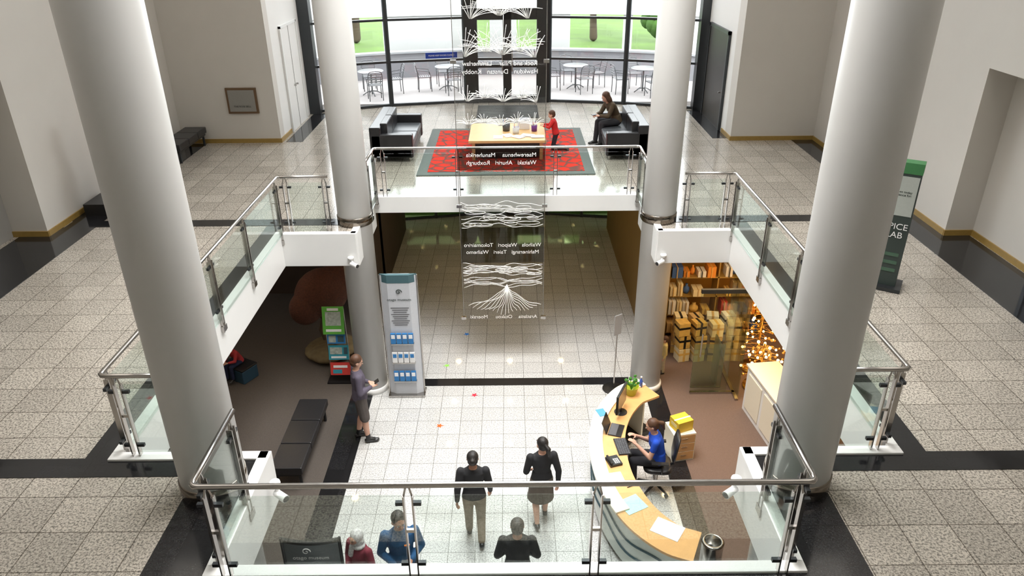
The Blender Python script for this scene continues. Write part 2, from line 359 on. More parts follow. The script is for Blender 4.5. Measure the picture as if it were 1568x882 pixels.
CHR=mat('chair_metal',(.10,.105,.11),.35,.5); TTOP=mat('table_top_metal',(.26,.26,.27),.3,.3)
def cafe_table(x,y):
    m=M(); m.lathe([(.0,.70),(.39,.70),(.40,.715),(.39,.73),(0.01,.73)],(0,0,0),TTOP); m.cyl((0,0,.02),(0,0,.7),.025,CHR)
    for i in range(4):
        a=i*pi/2+.4; m.tube([(0,0,.12),(.15*math.cos(a),.15*math.sin(a),.1),(.3*math.cos(a),.3*math.sin(a),.015)],.015,CHR)
    m.obj('cafe_table',(x,y,Z1-.04))
def cafe_chair(x,y,rz):
    m=M()
    for sx in (-1,1):
        m.tube(catmull([(.2*sx,-.2,.0),(.2*sx,-.19,.44),(.21*sx,-.24,.7),(.17*sx,-.28,.85),(0,-.3,.88)],4),.013,CHR)
        m.tube([(.2*sx,.2,0),(.2*sx,.19,.44),(.22*sx,.15,.62),(.22*sx,-.2,.66)],.013,CHR)
        m.tube([(.2*sx,-.2,.44),(.2*sx,.2,.44)],.013,CHR)
    m.tube([(-.2,.2,.44),(.2,.2,.44)],.013,CHR)
    for i in range(6): m.box((-.19,-.18+i*.065,.44),(.19,-.14+i*.065,.452),TTOP)
    for i in range(4): m.box((-.19,-.26-.01*i,.56+i*.07),(.19,-.25-.01*i,.59+i*.07),TTOP)
    m.obj('cafe_chair',(x,y,Z1-.04),rz)
for tx,ty in ((-4.2,23.2),(-1.9,23.9),(2.15,23.9),(4.2,23.3)):
    cafe_table(tx,ty)
    for a in (.3,1.9,3.4,4.9): cafe_chair(tx+.74*math.sin(a),ty-.74*math.cos(a),a)
# ---------------------------------------------------------------- balustrades
def balustrade(pts,posts,z0=Z1,rh=.98):
    m=M(); hz=z0+rh
    P=[V((x,y,hz)) for x,y in pts]; path=[]
    for i,p in enumerate(P):
        if 0<i<len(P)-1:
            a=(P[i-1]-p).normalized()*.07; b=(P[i+1]-p).normalized()*.07
            path+= [p+a,p+a*.4+b*.05,p+b*.4+a*.05,p+b]
        else: path.append(p)
    m.tube(path,.024,STEEL,12)
    for i in range(len(P)-1):
        a=P[i];b=P[i+1];d=(b-a);L=d.length;u=d.normalized(); ang=math.atan2(u.y,u.x)
        ps=posts[i]
        for q in ps:
            c=a+u*q; mx=T(c.x,c.y,0)@Matrix.Rotation(ang,4,'Z')
            for o in (-.035,.035):
                m.box((o-.006,-.026,z0-.18),(o+.006,.026,hz-.1),STEEL,mx)
                m.cyl(mx@V((o,0,hz-.12)),mx@V((o*.3,0,hz-.01)),.008,STEEL,seg=8)
            m.box((-.06,-.035,z0-.16),(.06,.035,z0-.08),STEEL,mx)
            m.box((-.04,-.012,z0+.5),(.04,.012,z0+.53),STEEL,mx)
            for z in (.16,.80):
                for o in (-.07,.07): m.box((o-.03,-.016,z0+z-.016),(o+.03,.016,z0+z+.016),STEELD,mx)
        ed=[-.01 if (not ps or ps[0]>.35) else ps[0]]+ [q for q in ps if q>.35 and q<L-.35]+[L if (not ps or ps[-1]<L-.35) else ps[-1]]
        ed=[max(0.03,e) for e in ed]
        mx=T(a.x,a.y,0)@Matrix.Rotation(ang,4,'Z')
        for e0,e1 in zip(ed[:-1],ed[1:]):
            if e1-e0>.15: m.box((e0+.05,-.006,z0+.0),(e1-.05,.006,hz-.1),GLS,mx)
    return m.obj('glass_balustrade')
balustrade([(-2.40,5.35),(-2.40,4.37),(2.40,4.37),(2.40,5.35)],[[.12,.8],[.12,1.66,3.13,4.68],[.18,.86]])
for s in (-1,1):
    balustrade([(3.0*s,5.92),(3.87*s,5.92),(3.87*s,11.95),(3.02*s,11.95)],[[.72],[.12,1.5,2.85,4.2,5.85],[.12,.78]])
balustrade([(-2.52,12.7),(-2.52,13.62),(2.52,13.62),(2.52,12.7)],[[.15,.8],[.16,1.58,3.45,4.88],[.12,.78]])
# ---------------------------------------------------------------- hanging etched glass panel
m=M(); xa,xb=-.92,.72; Y=13.36
Zs=[(8.3,6.15,GLSP),(6.13,4.6,GLSP),(4.58,4.15,GLSPD),(4.13,3.02,GLSP),(3.0,2.25,GLSPD),(2.23,.95,GLSP)]
for a,b,g in Zs: m.box((xa,Y-.005,b),(xb,Y+.005,a),g)
for z in (3.45,1.0,6.14):
    for x in (xa,xb): m.box((x-.05,Y-.03,z-.03),(x+.05,Y+.03,z+.03),STEEL)
for x in (xa,xb): m.cyl((x,Y,.95),(x,Y,ZC),.006,STEEL,seg=8)
yy=Y-.012
def stroke(p,r=.008): m.tube([V((q[0],yy,q[1])) for q in p],r,ETCH,5)
def clampx(x): return max(xa+.02,min(xb-.02,x))
def tussock(cx,z,h,n,r=.0045):
    for i in range(n):
        a=(-1+2*i/(n-1))*1.25+random.uniform(-.08,.08); l=h*(.75+.4*random.random())
        dx=math.sin(a)*l; 
        if cx+dx*1.25<xa+.03 or cx+dx*1.25>xb-.03: continue
        stroke([(cx+.03*math.sin(a)+dx*(t+.25*t*t),z+math.cos(a*.7)*l*(t-.45*t*t*abs(math.sin(a))*1.6)) for t in [k/6 for k in range(7)]],r)
for cx,z,h,n in ((-.72,6.22,.5,17),(-.35,6.3,.5,15),(-.05,6.25,.6,17),(.25,6.3,.5,15),(.52,6.2,.5,17),(-.6,6.85,.55,15),(-.1,6.9,.6,15),(.4,6.85,.55,15),(-.7,5.45,.26,13),(-.38,5.5,.24,11),(-.05,5.44,.3,15),(.3,5.5,.24,11),(.55,5.42,.28,13),(-.68,5.02,.2,13),(-.4,5.06,.2,11),(-.1,5.0,.24,13),(.2,5.06,.2,11),(.5,5.0,.24,13)):
    tussock(cx,z,h,n)
for k,(z0_,z1_) in enumerate(((3.05,3.5),(2.02,2.2),(1.75,1.9))):
    for i in range(6):
        z=z0_+(z1_-z0_)*i/5; ph=random.random()*6
        stroke([(xa+.03+(xb-xa-.06)*t,z+.035*math.sin(ph+t*9)+.02*math.sin(t*21+ph)) for t in [q/24 for q in range(25)]],.0055)
for i in range(22):
    w=.1+.14*random.random(); cx=random.uniform(xa+w+.02,xb-w-.02); cz=3.05+random.random()*.45
    stroke([(clampx(cx+w*math.cos(a)),cz+.035*math.sin(a)) for a in [q*pi/6 for q in range(13)]],.0045)
for i in range(20):
    w=.08+.08*random.random(); cx=random.uniform(xa+w+.02,xb-w-.02); cz=2.0+random.random()*.18
    stroke([(clampx(cx+w*math.cos(a)),cz+.02*math.sin(a)) for a in [q*pi/6 for q in range(13)]],.007)
pk=(-.02,1.74)
for i in range(19):
    t=-1+2*i/18; ex=pk[0]+t*.74-.05; ez=1.08+.2*abs(t)
    stroke([(clampx(pk[0]+(ex-pk[0])*q),pk[1]+(ez-pk[1])*(q**.6)+.03*math.sin(q*9+i)) for q in [k/8 for k in range(9)]],.0065)
MT=lambda x,z: T(x,yy,z)@RX(pi/2)@Matrix.Diagonal((-1,1,1,1))
for body,x,z in (('Rock and Pillar    Lammerlaw',-.1,6.07),('Hawkdun   Dunstan   Knobby',-.1,5.93),('Maerewhenua    Manuherikia',-.1,4.42),('Waitaki   Ahuriri   Roxburgh',-.1,4.27),('Waihola   Waipori   Tokomairiro',-.1,2.6),('Mahinerangi   Taieri   Waihemo',-.1,2.45),('Aratiatia    Otakou     Moeraki',-.1,.99)):
    m.text(body,.112,MT(x,z),ETCH)
m.obj('etched_glass_banner')
# ---------------------------------------------------------------- mezz furniture
m=M(); m.box((-1.92,14.95,Z1),(1.86,18.75,Z1+.02),RUGB); m.box((-1.7,15.15,Z1+.02),(1.65,18.55,Z1+.028),RUG); m.obj('area_rug')
def sofa(x,y,rz):
    m=M()
    L=2.05
    m.box((-L/2,-.45,.1),(L/2,.45,.30),LEATH); m.box((-L/2,-.47,.1),(L/2,-.22,.78),LEATH)
    for s in (-1,1):
        a,b=sorted((s*L/2,s*(L/2-.2))); m.box((a,-.45,.1),(b,.47,.62),LEATH)
        for yy_ in (-.38,.38): m.cyl((s*(L/2-.12),yy_,0),(s*(L/2-.12),yy_,.11),.025,STEEL)
    for i in range(2):
        x0=-L/2+.21+i*.82; m.box((x0,-.2,.3),(x0+.8,.46,.44),LEATHG); m.box((x0,-.26,.44),(x0+.8,-.1,.82),LEATH)
    return m.obj('leather_sofa',(x,y,Z1+.001),rz,bevel=.03,seg=3)
sofa(-2.55,16.95,-pi/2); sofa(2.66,16.95,pi/2)
m=M(); m.box((-.85,15.9,Z1+.42),(.86,17.45,Z1+.48),WOODL); m.box((-.74,16.02,Z1+.1),(.75,17.33,Z1+.42),BLACK); 
for x in (-.78,.72):
    for y in (15.96,17.33): m.box((x,y,Z1+.028),(x+.07,y+.06,Z1+.42),WOODL)
m.obj('activity_table',bevel=.008)
zt=Z1+.48
def pot(name,x,y,z,r,h,mt,pens=True):
    m=M(); m.lathe([(r*.9,0),(r,h),(r*.88,h),(r*.8,.01)],(0,0,0),mt,16)
    if pens:
        for i in range(6):
            a=i*1.05; m.cyl((.4*r*math.cos(a),.4*r*math.sin(a),.01),(r*.8*math.cos(a),r*.8*math.sin(a),h*1.6),.006,random.choice([mat('pencil_red',(.6,.05,.04)),PAPER,mat('pencil_blue',(.05,.1,.5))]),seg=6)
    return m.obj(name,(x,y,z))
DG=mat('dark_grey_plastic',(.1,.1,.11),.4)
pot('pencil_pot',-.02,16.75,zt,.09,.17,DG); pot('pencil_pot',.2,16.5,zt,.08,.15,PAPER); pot('pencil_pot',.62,16.7,zt,.07,.14,mat('purple_plastic',(.2,.05,.3)))
m=M()
for i in range(5): m.cb((.1+.22*i-.3,16.2+.12*(i%2),zt+.004+.002*i),(.21,.29,.004),PAPER,rz=.4*i)
m.obj('drawing_paper')
m=M(); m.box((-.12,-.16,0),(.12,.16,.2),PAPER); m.box((-.10,-.14,.2),(.10,.14,.215),DG); m.obj('supply_box',(.4,17.0,zt),bevel=.01)
m=M(); FR=mat('plaque_frame',(.14,.08,.04),.4); m.box((-.36,-.05,-.30),(.36,0,.30),FR); m.box((-.31,-.06,-.25),(.31,-.045,.25),mat('plaque_field',(.27,.26,.24),.5)); m.text('THE ROSE BELL',.06,T(0,-.062,-.15)@RX(pi/2),BLACK); m.obj('wall_plaque',(-6.28,17.67,Z1+1.02))
def bench(x,y,z,L,W,rz=0,H=.44):
    m=M(); n=3
    for i in range(n): m.box((-L/2+i*L/n,-W/2,H-.14),(-L/2+(i+1)*L/n-.012,W/2,H),LEATH)
    m.box((-L/2+.03,-W/2+.03,H-.2),(L/2-.03,W/2-.03,H-.13),BLACK)
    for sx in (-1,1):
        for sy in (-1,1): m.box((sx*(L/2-.1)-.025,sy*(W/2-.07)-.025,0),(sx*(L/2-.1)+.025,sy*(W/2-.07)+.025,H-.18),STEELD)
    m.obj('upholstered_bench',(x,y,z),rz,bevel=.015)
bench(-7.45,16.7,Z1+.006,1.6,.5,pi/2); bench(-3.62,10.35,.006,1.95,.52,pi/2)
m=M(); m.box((-.4,-.45,0),(.4,.45,.22),BLACK); CAR=mat('carved_wood',(.25,.09,.03),.4,noise=.3,scale=10)
m.add(fuse([g_ell((0,0,.75),(.2,.22,.5)),g_caps((0,0,1.2),(0,0,1.5),.1,.12),g_ell((0,-.02,1.6),(.14,.15,.2)),g_caps((.1,-.15,.9),(.05,-.22,.5),.06,.06),g_caps((-.1,-.15,.9),(-.05,-.22,.5),.06,.06),g_caps((0,0,.22),(0,0,.5),.2,.2)],.02),CAR,True); m.obj('carved_sculpture',(-7.35,13.2,Z1+.006))
GRN=mat('sign_green',(.05,.20,.07),.5); GRYS=mat('sign_grey',(.42,.45,.42),.5); DGS=mat('sign_charcoal',(.035,.05,.045),.5)
m=M(); m.cb((0,0,.03),(.5,.4,.05),STEELD); m.box((-.17,-.09,.05),(.17,.09,1.8),DGS); m.box((-.175,-.095,1.72),(.175,.095,1.87),GRN); m.box((-.155,-.098,1.12),(.155,-.09,1.68),GRYS)
m.text('SPICE\nLAB',.125,T(0,-.1,.92)@RX(pi/2),PAPER); m.text('open today\nscience fun',.045,T(0,-.1,1.45)@RX(pi/2),DGS)
for i in range(3): m.cb((0,-.092,.3+.12*i),(.24,.01,.05),mat('sign_green_dull',(.06,.12,.08)))
m.obj('lab_banner_stand',(5.5,9.65,Z1),-.55,bevel=.004)
def camdome(x,y,z,s):
    m=M(); m.lathe([(.05,0),(.055,.03),(.05,.05)],(0,0,0),WHITE,16); m.caps((0,0,0),(.04*s,-.04,-.06),.02,.02,WHITE); m.cyl((.0,-.02,-.07),(.12*s,-.1,-.09),.038,WHITE,.042); m.cyl((.12*s,-.1,-.09),(.125*s,-.104,-.091),.034,BLACK)
    m.obj('security_camera',(x,y,z))
camdome(-2.72,11.7,3.1,1);camdome(2.72,11.7,3.1,-1);camdome(-2.3,5.7,3.35,1);camdome(2.3,5.7,3.35,-1)
# ---------------------------------------------------------------- ground furniture
BG=mat('banner_grey',(.56,.58,.62),.5); BB=mat('brochure_blue',(.03,.2,.5),.5); 
m=M(); m.prism([(-.34,0),(-.2,-.07),(.2,-.07),(.34,0),(.2,.05),(-.2,.05)],.04,2.6,BG); m.box((-.35,-.15,0),(.36,.15,.04),STEEL)
for x in (-.34,.34): m.cyl((x,0,.04),(x,0,2.6),.018,STEEL)
m.prism([(-.34,.002),(-.2,-.075),(.2,-.075),(.34,.002)],2.46,2.62,mat('banner_teal',(.06,.13,.15),.5))
m.tube([V((.0+.06*(1-t/9)*math.cos(t),-.078,2.28+.06*(1-t/9)*math.sin(t))) for t in [q*.5 for q in range(17)]],.008,DGS,5)
m.text('otago museum',.075,T(0,-.078,2.1)@RX(pi/2),DGS)
for i in range(9): m.cb((0,-.076,1.95-i*.045),(.34-.05*(i%3),.004,.012),DG)
for j in range(3):
    z=.35+j*.42; m.box((-.22,-.14,z),(.22,-.07,z+.02),STEEL)
    for i in range(4): m.cb((-.165+i*.11,-.11,z+.13),(.095,.03,.22),BB if j!=1 else PAPER); m.cb((-.165+i*.11,-.127,z+.17),(.07,.004,.08),PAPER if j!=1 else BB)
m.obj('museum_banner_stand',(-2.0,12.1,.008))
m=M(); m.lathe([(.22,0),(.22,.015),(.03,.03)],(0,0,0),BLACK); m.cyl((0,0,.02),(0,0,1.5),.014,STEEL); m.box((-.09,-.02,1.25),(.09,-.005,1.68),mat('sign_face',(.35,.35,.36),.4)); m.obj('sign_post',(2.08,12.2,.0),.6,bevel=.003)
MOA=mat('moa_feathers',(.07,.022,.011),.9,noise=.6,scale=30,bump=.8); MOAL=mat('moa_leg',(.12,.09,.06),.8)
m=M(); 
body=[g_ell((0,0,1.5),(.47,.60,.52)),g_ell((0,.35,1.6),(.36,.42,.42)),g_ell((0,-.42,1.3),(.32,.35,.36)),g_caps((0,.6,1.7),(0,.85,1.9),.22,.14),g_caps((0,.85,1.9),(0,.9,2.35),.11,.07),g_caps((0,.9,2.35),(0,.95,2.55),.065,.06),g_ell((0,1.0,2.6),(.07,.11,.07)),g_caps((.2,.05,1.1),(.22,.1,.85),.2,.11),g_caps((-.2,.05,1.1),(-.22,.1,.85),.2,.11)]
m.add(fuse(body,.03),MOA,True); m.caps((0,1.08,2.59),(0,1.2,2.54),.035,.012,MOAL)
for s in (-1,1):
    m.caps((.22*s,.1,.82),(.22*s,-.02,.55),.07,.045,MOAL); m.caps((.22*s,-.02,.55),(.22*s,.05,.27),.045,.04,MOAL); m.ell((.07*s,1.06,2.62),(.012,.014,.014),BLACK)
    for a in (-.5,0,.5): m.caps((.22*s,.05,.27),(.22*s+.2*math.sin(a),.05+.22*math.cos(a),.25),.03,.015,MOAL)
m.add(fuse([g_ell((0,.05,.14),(.55,.6,.13)),g_ell((.15,-.15,.16),(.38,.38,.14))],.03),mat('rock_base',(.16,.12,.06),.9,noise=.4,scale=9,bump=.6),True)
m.obj('moa_model',(-3.85,13.6,.0),-.75)
m=M()
m.box((-.24,-.16,0),(.24,.16,.03),BLACK)
for x in (-.2,.2): m.cyl((x,.08,.03),(x,.08,1.6),.012,STEEL)
Rr=Matrix.Rotation(-.25,3,'X')
def picpanel(cx,cy,cz,w,h,base,pics):
    m.cb((cx,cy,cz),(w,.02,h),base,R=Rr)
    for px,pz,pw,ph,mt in pics: m.cb((cx+px,cy-.013+pz*.255,cz+pz),(pw,.006,ph),mt,R=Rr)
PG=mat('poster_green',(.12,.42,.06),.5); PP=mat('poster_photo',(.40,.45,.40),.5,noise=.7,scale=18); PD=mat('poster_dark',(.05,.1,.12),.5); PC=mat('poster_cyan',(.04,.30,.38),.5); PR=mat('poster_red',(.6,.05,.04),.5)
picpanel(0,0,1.38,.42,.56,PG,[(0,.04,.3,.28,PP),(0,-.19,.3,.05,PAPER),(0,.22,.22,.05,PAPER)])
picpanel(.02,-.02,.98,.36,.2,BB,[(-.08,0,.14,.14,PP),(.09,0,.12,.12,PD)])
picpanel(.04,-.05,.68,.4,.3,PC,[(-.05,.04,.24,.14,PP),(.0,-.09,.3,.04,PAPER),(.14,.04,.07,.14,PD)])
picpanel(.05,-.1,.33,.4,.26,PR,[(.0,.05,.28,.05,PAPER),(-.06,-.05,.18,.08,PC)])
m.obj('poster_rack',(-3.42,12.6,.006))
m=M(); path=[V((-.38+.76*i/12,-.06*math.sin(pi*i/12))) for i in range(13)]
m.sweep(path,[(0,.45),(0,1.14),(.03,1.14),(.03,.45)],mat('panel_slate',(.16,.18,.19),.4)); m.sweep(path,[(-.01,1.13),(-.01,1.17),(.04,1.17),(.04,1.13)],BLACK)
for x in (-.38,.38): m.cyl((x,0,.03),(x,0,1.2),.022,BLACK); m.box((x-.03,-.22,0),(x+.03,.22,.03),BLACK)
m.tube([V((-.05+.06*(1-t/9)*math.cos(t),-.085,1.04+.06*(1-t/9)*math.sin(t))) for t in [q*.5 for q in range(17)]],.007,PAPER,5); m.text('otago museum',.08,T(.0,-.08,.90)@RX(pi/2),PAPER)
m.obj('information_panel',(-2.58,7.12,.008))
# reception desk
P=[(2.35,11.15),(1.9,10.85),(1.52,10.25),(1.32,9.55),(1.3,8.76),(1.42,8.12),(1.67,7.55),(2.04,7.13),(2.4,6.95)]
path=[V(p) for p in catmull([(a,b,0) for a,b in P],6)]; DZ=.9
FACE=mat('desk_front_panel',(.62,.66,.62),.35,noise=.2,scale=5); WAVE=mat('wave_blue',(.03,.07,.09),.4)
m=M(); m.sweep(path,[(0,DZ-.04),(0,DZ),(.56,DZ),(.56,DZ-.04)],WOOD)
m.sweep(path[:34],[(-.02,DZ),(-.02,DZ+.03),(.2,DZ+.03),(.2,DZ)],CREAM)
m.sweep(path,[(.05,.1),(.05,DZ-.04),(.08,DZ-.04),(.08,.1)],FACE); m.sweep(path,[(.1,0.01),(.1,.1),(.45,.1),(.45,0.01)],BLACK)
n=len(path)
for z0_,am in ((.62,.05),(.4,.06)):
    pts=[]
    for i,p in enumerate(path):
        t=(path[min(i+1,n-1)]-path[max(i-1,0)]); t=V((t[0],t[1])).normalized(); pts.append(V((p[0]-t.y*.045,p[1]+t.x*.045,z0_+am*math.sin(i*.5))))
    m.tube(pts,.018,WAVE,6)
for i in (3,20,44):
    p=path[i]; t=(path[i+1]-path[i-1]); t=V((t[0],t[1])).normalized(); c=V((p[0]-t.y*.3,p[1]+t.x*.3)); m.cb((c.x,c.y,.46),(.03,.4,.8),CREAM,rz=math.atan2(t.y,t.x)+0)
m.obj('reception_desk')
def monitor(x,y,rz,w=.46,h=.3):
    m=M(); m.lathe([(.11,0),(.11,.012),(.02,.02)],(0,0,0),BLACK,20); m.cyl((0,0,.01),(0,0,.2),.018,BLACK); m.box((-w/2,-.02,.1),(w/2,.015,.1+h),BLACK); m.box((-w/2+.015,.015,.115),(w/2-.015,.018,.085+h),mat('screen',(.02,.025,.03),.15)); m.obj('computer_monitor',(x,y,DZ),rz,bevel=.004)
monitor(1.90,10.2,-2.0,.5,.36)
m=M(); m.box((-.16,-.11,0),(.16,.11,.018),BLACK); m.box((-.15,-.02,.018),(.15,.1,.02),DG); m.cb((0,.17,.11),(.32,.012,.22),BLACK,R=Matrix.Rotation(-.4,3,'X')); m.obj('laptop',(1.76,9.70,DZ),-1.9+pi)
m=M()
m.box((-.1,-.2,0),(.1,.2,.02),BLACK)
for i in range(5):
    for j in range(12): m.box((-.085+i*.035,-.19+j*.032,.02),(-.058+i*.035,-.166+j*.032,.026),DG)
m.obj('keyboard',(1.80,9.28,DZ+.001),.1)
m=M(); m.prism([(-.1,-.11),(.1,-.11),(.1,.11),(-.1,.11)],0,.04,BLACK); m.caps((-.07,-.09,.065),(-.07,.09,.065),.02,.02,BLACK)
for i in range(3):
    for j in range(4): m.box((-.01+i*.03,-.08+j*.03,.04),(.012+i*.03,-.06+j*.03,.046),PAPER)
m.obj('desk_telephone',(1.62,8.92,DZ),.3,bevel=.004)
def paper(x,y,w,h,rz,mt,name='paper_sheet',z=DZ):
    m=M(); m.cb((0,0,.004),(w,h,.006),mt); m.obj(name,(x,y,z),rz)
paper(1.77,8.0,.34,.3,.5,TEAL,'brochure'); paper(2.18,7.52,.3,.4,1.0,PAPER); paper(1.62,8.55,.2,.26,.2,PAPER,z=DZ+.001); paper(1.57,10.15,.14,.2,.3,mat('leaflet_blue',(.1,.35,.55)),'brochure',DZ+.03)
m=M(); m.caps((0,0,.008),(.12,.05,.008),.006,.006,BLACK); m.obj('pen',(1.75,8.35,DZ))
m=M(); LG=mat('lime_pot',(.45,.5,.03),.4); m.lathe([(.08,0),(.13,.17),(.135,.18),(.12,.17),(.07,.05)],(0,0,0),LG,20); PL=mat('plant_green',(.07,.25,.04),.6)
for i in range(16):
    a=i*.9; r=.04+.05*random.random(); h=.2+.12*random.random(); m.tube([(0,0,.1),(r*.4*math.cos(a),r*.4*math.sin(a),h*.7),(r*1.4*math.cos(a),r*1.4*math.sin(a),h)],.008,PL,5); m.ell((r*1.3*math.cos(a),r*1.3*math.sin(a),h),(.03,.015,.03),PL,None,8,6)
m.obj('potted_plant',(2.15,10.72,DZ))
for i,(x,y,c) in enumerate(((2.36,10.95,(.05,.12,.5)),(1.98,10.55,(.6,.1,.05)))):
    m=M(); mt=mat('bottle_%d'%i,c,.3); m.lathe([(.03,0),(.032,.12),(.012,.16),(.012,.19)],(0,0,0),mt,14); m.cyl((0,0,.19),(0,0,.215),.016,PAPER); m.obj('bottle',(x,y,DZ))
m=M(); m.lathe([(.15,0),(.15,.66),(.155,.68),(.12,.7),(.11,.68),(.11,.5)],(0,0,0),STEEL,32); m.lathe([(.105,.5),(.105,.52)],(0,0,0),BLACK,24); m.obj('litter_bin',(2.82,7.5,.008))
def office_chair(x,y,rz,sh=.52):
    m=M()
    for i in range(5):
        a=i*2*pi/5; c,s_=math.cos(a),math.sin(a); m.caps((0,0,.1),(.28*c,.28*s_,.07),.03,.018,BLACK); m.cyl((.28*c-.02*s_,.28*s_+.02*c,.035),(.28*c+.02*s_,.28*s_-.02*c,.035),.033,BLACK)
    m.cyl((0,0,.08),(0,0,sh-.08),.03,STEEL); m.add(g_rings([[V((w*math.copysign(abs(math.cos(t))**.6,math.cos(t)),d*math.copysign(abs(math.sin(t))**.6,math.sin(t)),z)) for t in [2*pi*j/24 for j in range(24)]] for w,d,z in ((.19,.18,sh-.08),(.24,.23,sh-.06),(.24,.23,sh-.02),(.2,.19,sh))]),LEATH,True)
    m.add(g_rings([[V((w*math.copysign(abs(math.cos(t))**.6,math.cos(t)),-.24-bk+.03*math.sin(t),z)) for t in [2*pi*j/20 for j in range(20)]] for w,z,bk in ((.14,sh+.12,0),(.2,sh+.2,.0),(.22,sh+.4,.02),(.17,sh+.56,.05))]),LEATH,True)
    m.tube([(0,-.1,sh-.06),(0,-.26,sh),(0,-.27,sh+.2)],.02,BLACK)
    for s in (-1,1): m.tube([(.2*s,-.05,sh-.05),(.29*s,-.05,sh),(.29*s,-.05,sh+.2)],.014,BLACK); m.box((.29*s-.03,-.14,sh+.2),(.29*s+.03,.12,sh+.225),BLACK)
    m.obj('office_chair',(x,y,0.008),rz)
RCX,RCY,RRZ=2.40,9.35,1.45
office_chair(RCX,RCY,RRZ)
m=M(); YB=mat('yellow_box',(.75,.5,.04),.6); m.box((-.2,-.2,0),(.2,.2,.56),CREAM)
for i in range(3): m.box((-.185,-.205,.03+i*.175),(.185,-.2,.19+i*.175),WOOD); m.box((-.05,-.215,.12+i*.175),(.05,-.205,.13+i*.175),STEEL)
m.obj('drawer_pedestal',(2.95,10.2,.008),.2,bevel=.004)
m=M(); m.box((-.15,-.13,0),(.15,.13,.2),YB); m.box((-.16,-.03,.2),(.16,-.0,.205),PAPER); m.box((-.152,-.08,.08),(.152,.08,.14),mat('yellow_label',(.8,.65,.3))); m.obj('yellow_carton',(2.95,10.2,.57),.4,bevel=.004)
# ---------------------------------------------------------------- shop
GOLD=mat('gift_gold',(.75,.5,.15),.4,noise=.3,scale=12); KR=mat('gift_kraft',(.6,.42,.2),.6,noise=.2,scale=10); CRG=mat('gift_cream',(.85,.75,.5),.5,noise=.15,scale=10)
MERCH=[GOLD,KR,CRG,PAPER,mat('gift_red',(.55,.06,.04),.5),mat('gift_blue',(.05,.12,.35),.5),mat('gift_orange',(.75,.28,.04),.5)]
m=M()
for z in (.1,.55,1.0,1.45,1.9): m.box((3.45,14.2,z),(5.6,14.6,z+.03),BASEB)
for x in (3.45,4.5,5.57): m.box((x,14.2,0.006),(x+.03,14.6,2.3),BASEB)
m.obj('display_shelf')
m=M()
for z in (.13,.58,1.03,1.48):
    x=3.5
    while x<5.45:
        w=.10+.14*random.random(); h=.12+.24*random.random(); mt=random.choice(MERCH)
        if not(4.46<x+w and x<4.55):
            if random.random()<.3: m.lathe([(w*.3,0),(w*.42,h*.3),(w*.4,h*.6),(w*.15,h*.8),(w*.18,h)],(x+w*.5,14.35,z),mt,14)
            else: m.box((x,14.15+.05*random.random(),z),(x+w,14.45,z+h),mt); m.box((x+w*.42,14.14,z),(x+w*.5,14.46,z+h+.004),random.choice((BLACK,GOLD,KR)))
        x+=w+.03
m.obj('gift_boxes')
m=M()
for i in range(24):
    x=3.6+.34*(i%4)+.06*random.random(); y=13.1+.3*((i//4)%2)+.08*random.random(); z=.31*(i//8)
    r_=random.random()*.6-.3; m.cb((x,y+.13,z+.156),(.24,.24,.29),random.choice((GOLD,CRG,CRG,PAPER,KR)),rz=r_)
    m.cb((x,y+.13,z+.156),(.05,.246,.294),random.choice((BLACK,GOLD,KR)),rz=r_); m.cb((x,y+.13,z+.19),(.247,.247,.05),random.choice((BLACK,GOLD,KR)),rz=r_)
m.obj('gift_box_stack')
GL2=glass('shop_glass',(.90,.95,.88),.3); FG=glass('frosted_green_glass',(.82,.92,.84),1.6,.3,1)
m=M(); 
m.box((3.55,12.0,.02),(4.25,12.02,2.25),GL2); m.box((4.4,11.75,.02),(4.42,12.9,2.25),GL2); m.box((3.55,11.98,0.006),(4.42,12.04,.05),STEEL); m.box((3.55,11.98,2.22),(4.42,12.04,2.3),STEELD); m.box((4.37,11.75,0.006),(4.43,12.95,.05),STEEL); m.cyl((3.65,11.93,.9),(3.65,11.93,1.4),.015,STEEL)
m.box((3.6,12.2,.02),(4.2,12.23,1.0),FG); m.box((4.1,12.25,.02),(4.13,12.6,1.0),FG); m.obj('door_4')
BULB=mat('bulb_glow',(1,.7,.3),.4,emit=14,emcol=(1,.55,.18)); BRA=mat('brass',(.8,.5,.15),.2,1)
def lamptree(x,y,H,n):
    m=M(); m.lathe([(.3,0),(.3,.05),(.03,.08)],(0,0,0),BRA); m.cyl((0,0,.05),(0,0,H),.02,BRA)
    for i in range(n):
        a=i*2.4; z=.3+(H-.3)*i/n; r=.46*(1-.55*i/n)*(.5+.5*random.random()); p=(r*math.cos(a),r*math.sin(a),z)
        m.cyl((0,0,z+.03),p,.004,BRA,seg=5); m.ell(p,[.02+.012*random.random()]*3,BULB if i%3==0 else random.choice((BRA,GOLD)),None,8,6)
    m.obj('lamp_tree',(x,y,.006))
lamptree(5.1,12.9,2.1,110); lamptree(5.75,12.3,1.6,80); lamptree(4.95,12.2,1.0,50)
m=M(); m.box((-.28,-.7,0),(.28,.7,.95),WHITE); m.box((-.31,-.73,.95),(.31,.73,.99),CREAM); m.box((-.3,-.6,.12),(-.28,-.05,.85),CREAM); m.box((-.3,.05,.12),(-.28,.6,.85),CREAM); m.obj('shop_counter',(4.8,10.85,.006),.12,bevel=.006)
def leaf(x,y,c,i):
    m=M(); pts=[]
    for k in range(10):
        a=k*pi/5; r=.07 if k%2==0 else .03; pts.append((r*math.cos(a)*(1.2 if k==0 else 1),r*math.sin(a)))
    m.prism(pts,0,.004,mat('leaf_%d'%i,c,.6)); m.obj('paper_leaf',(x,y,.001),i*1.1)
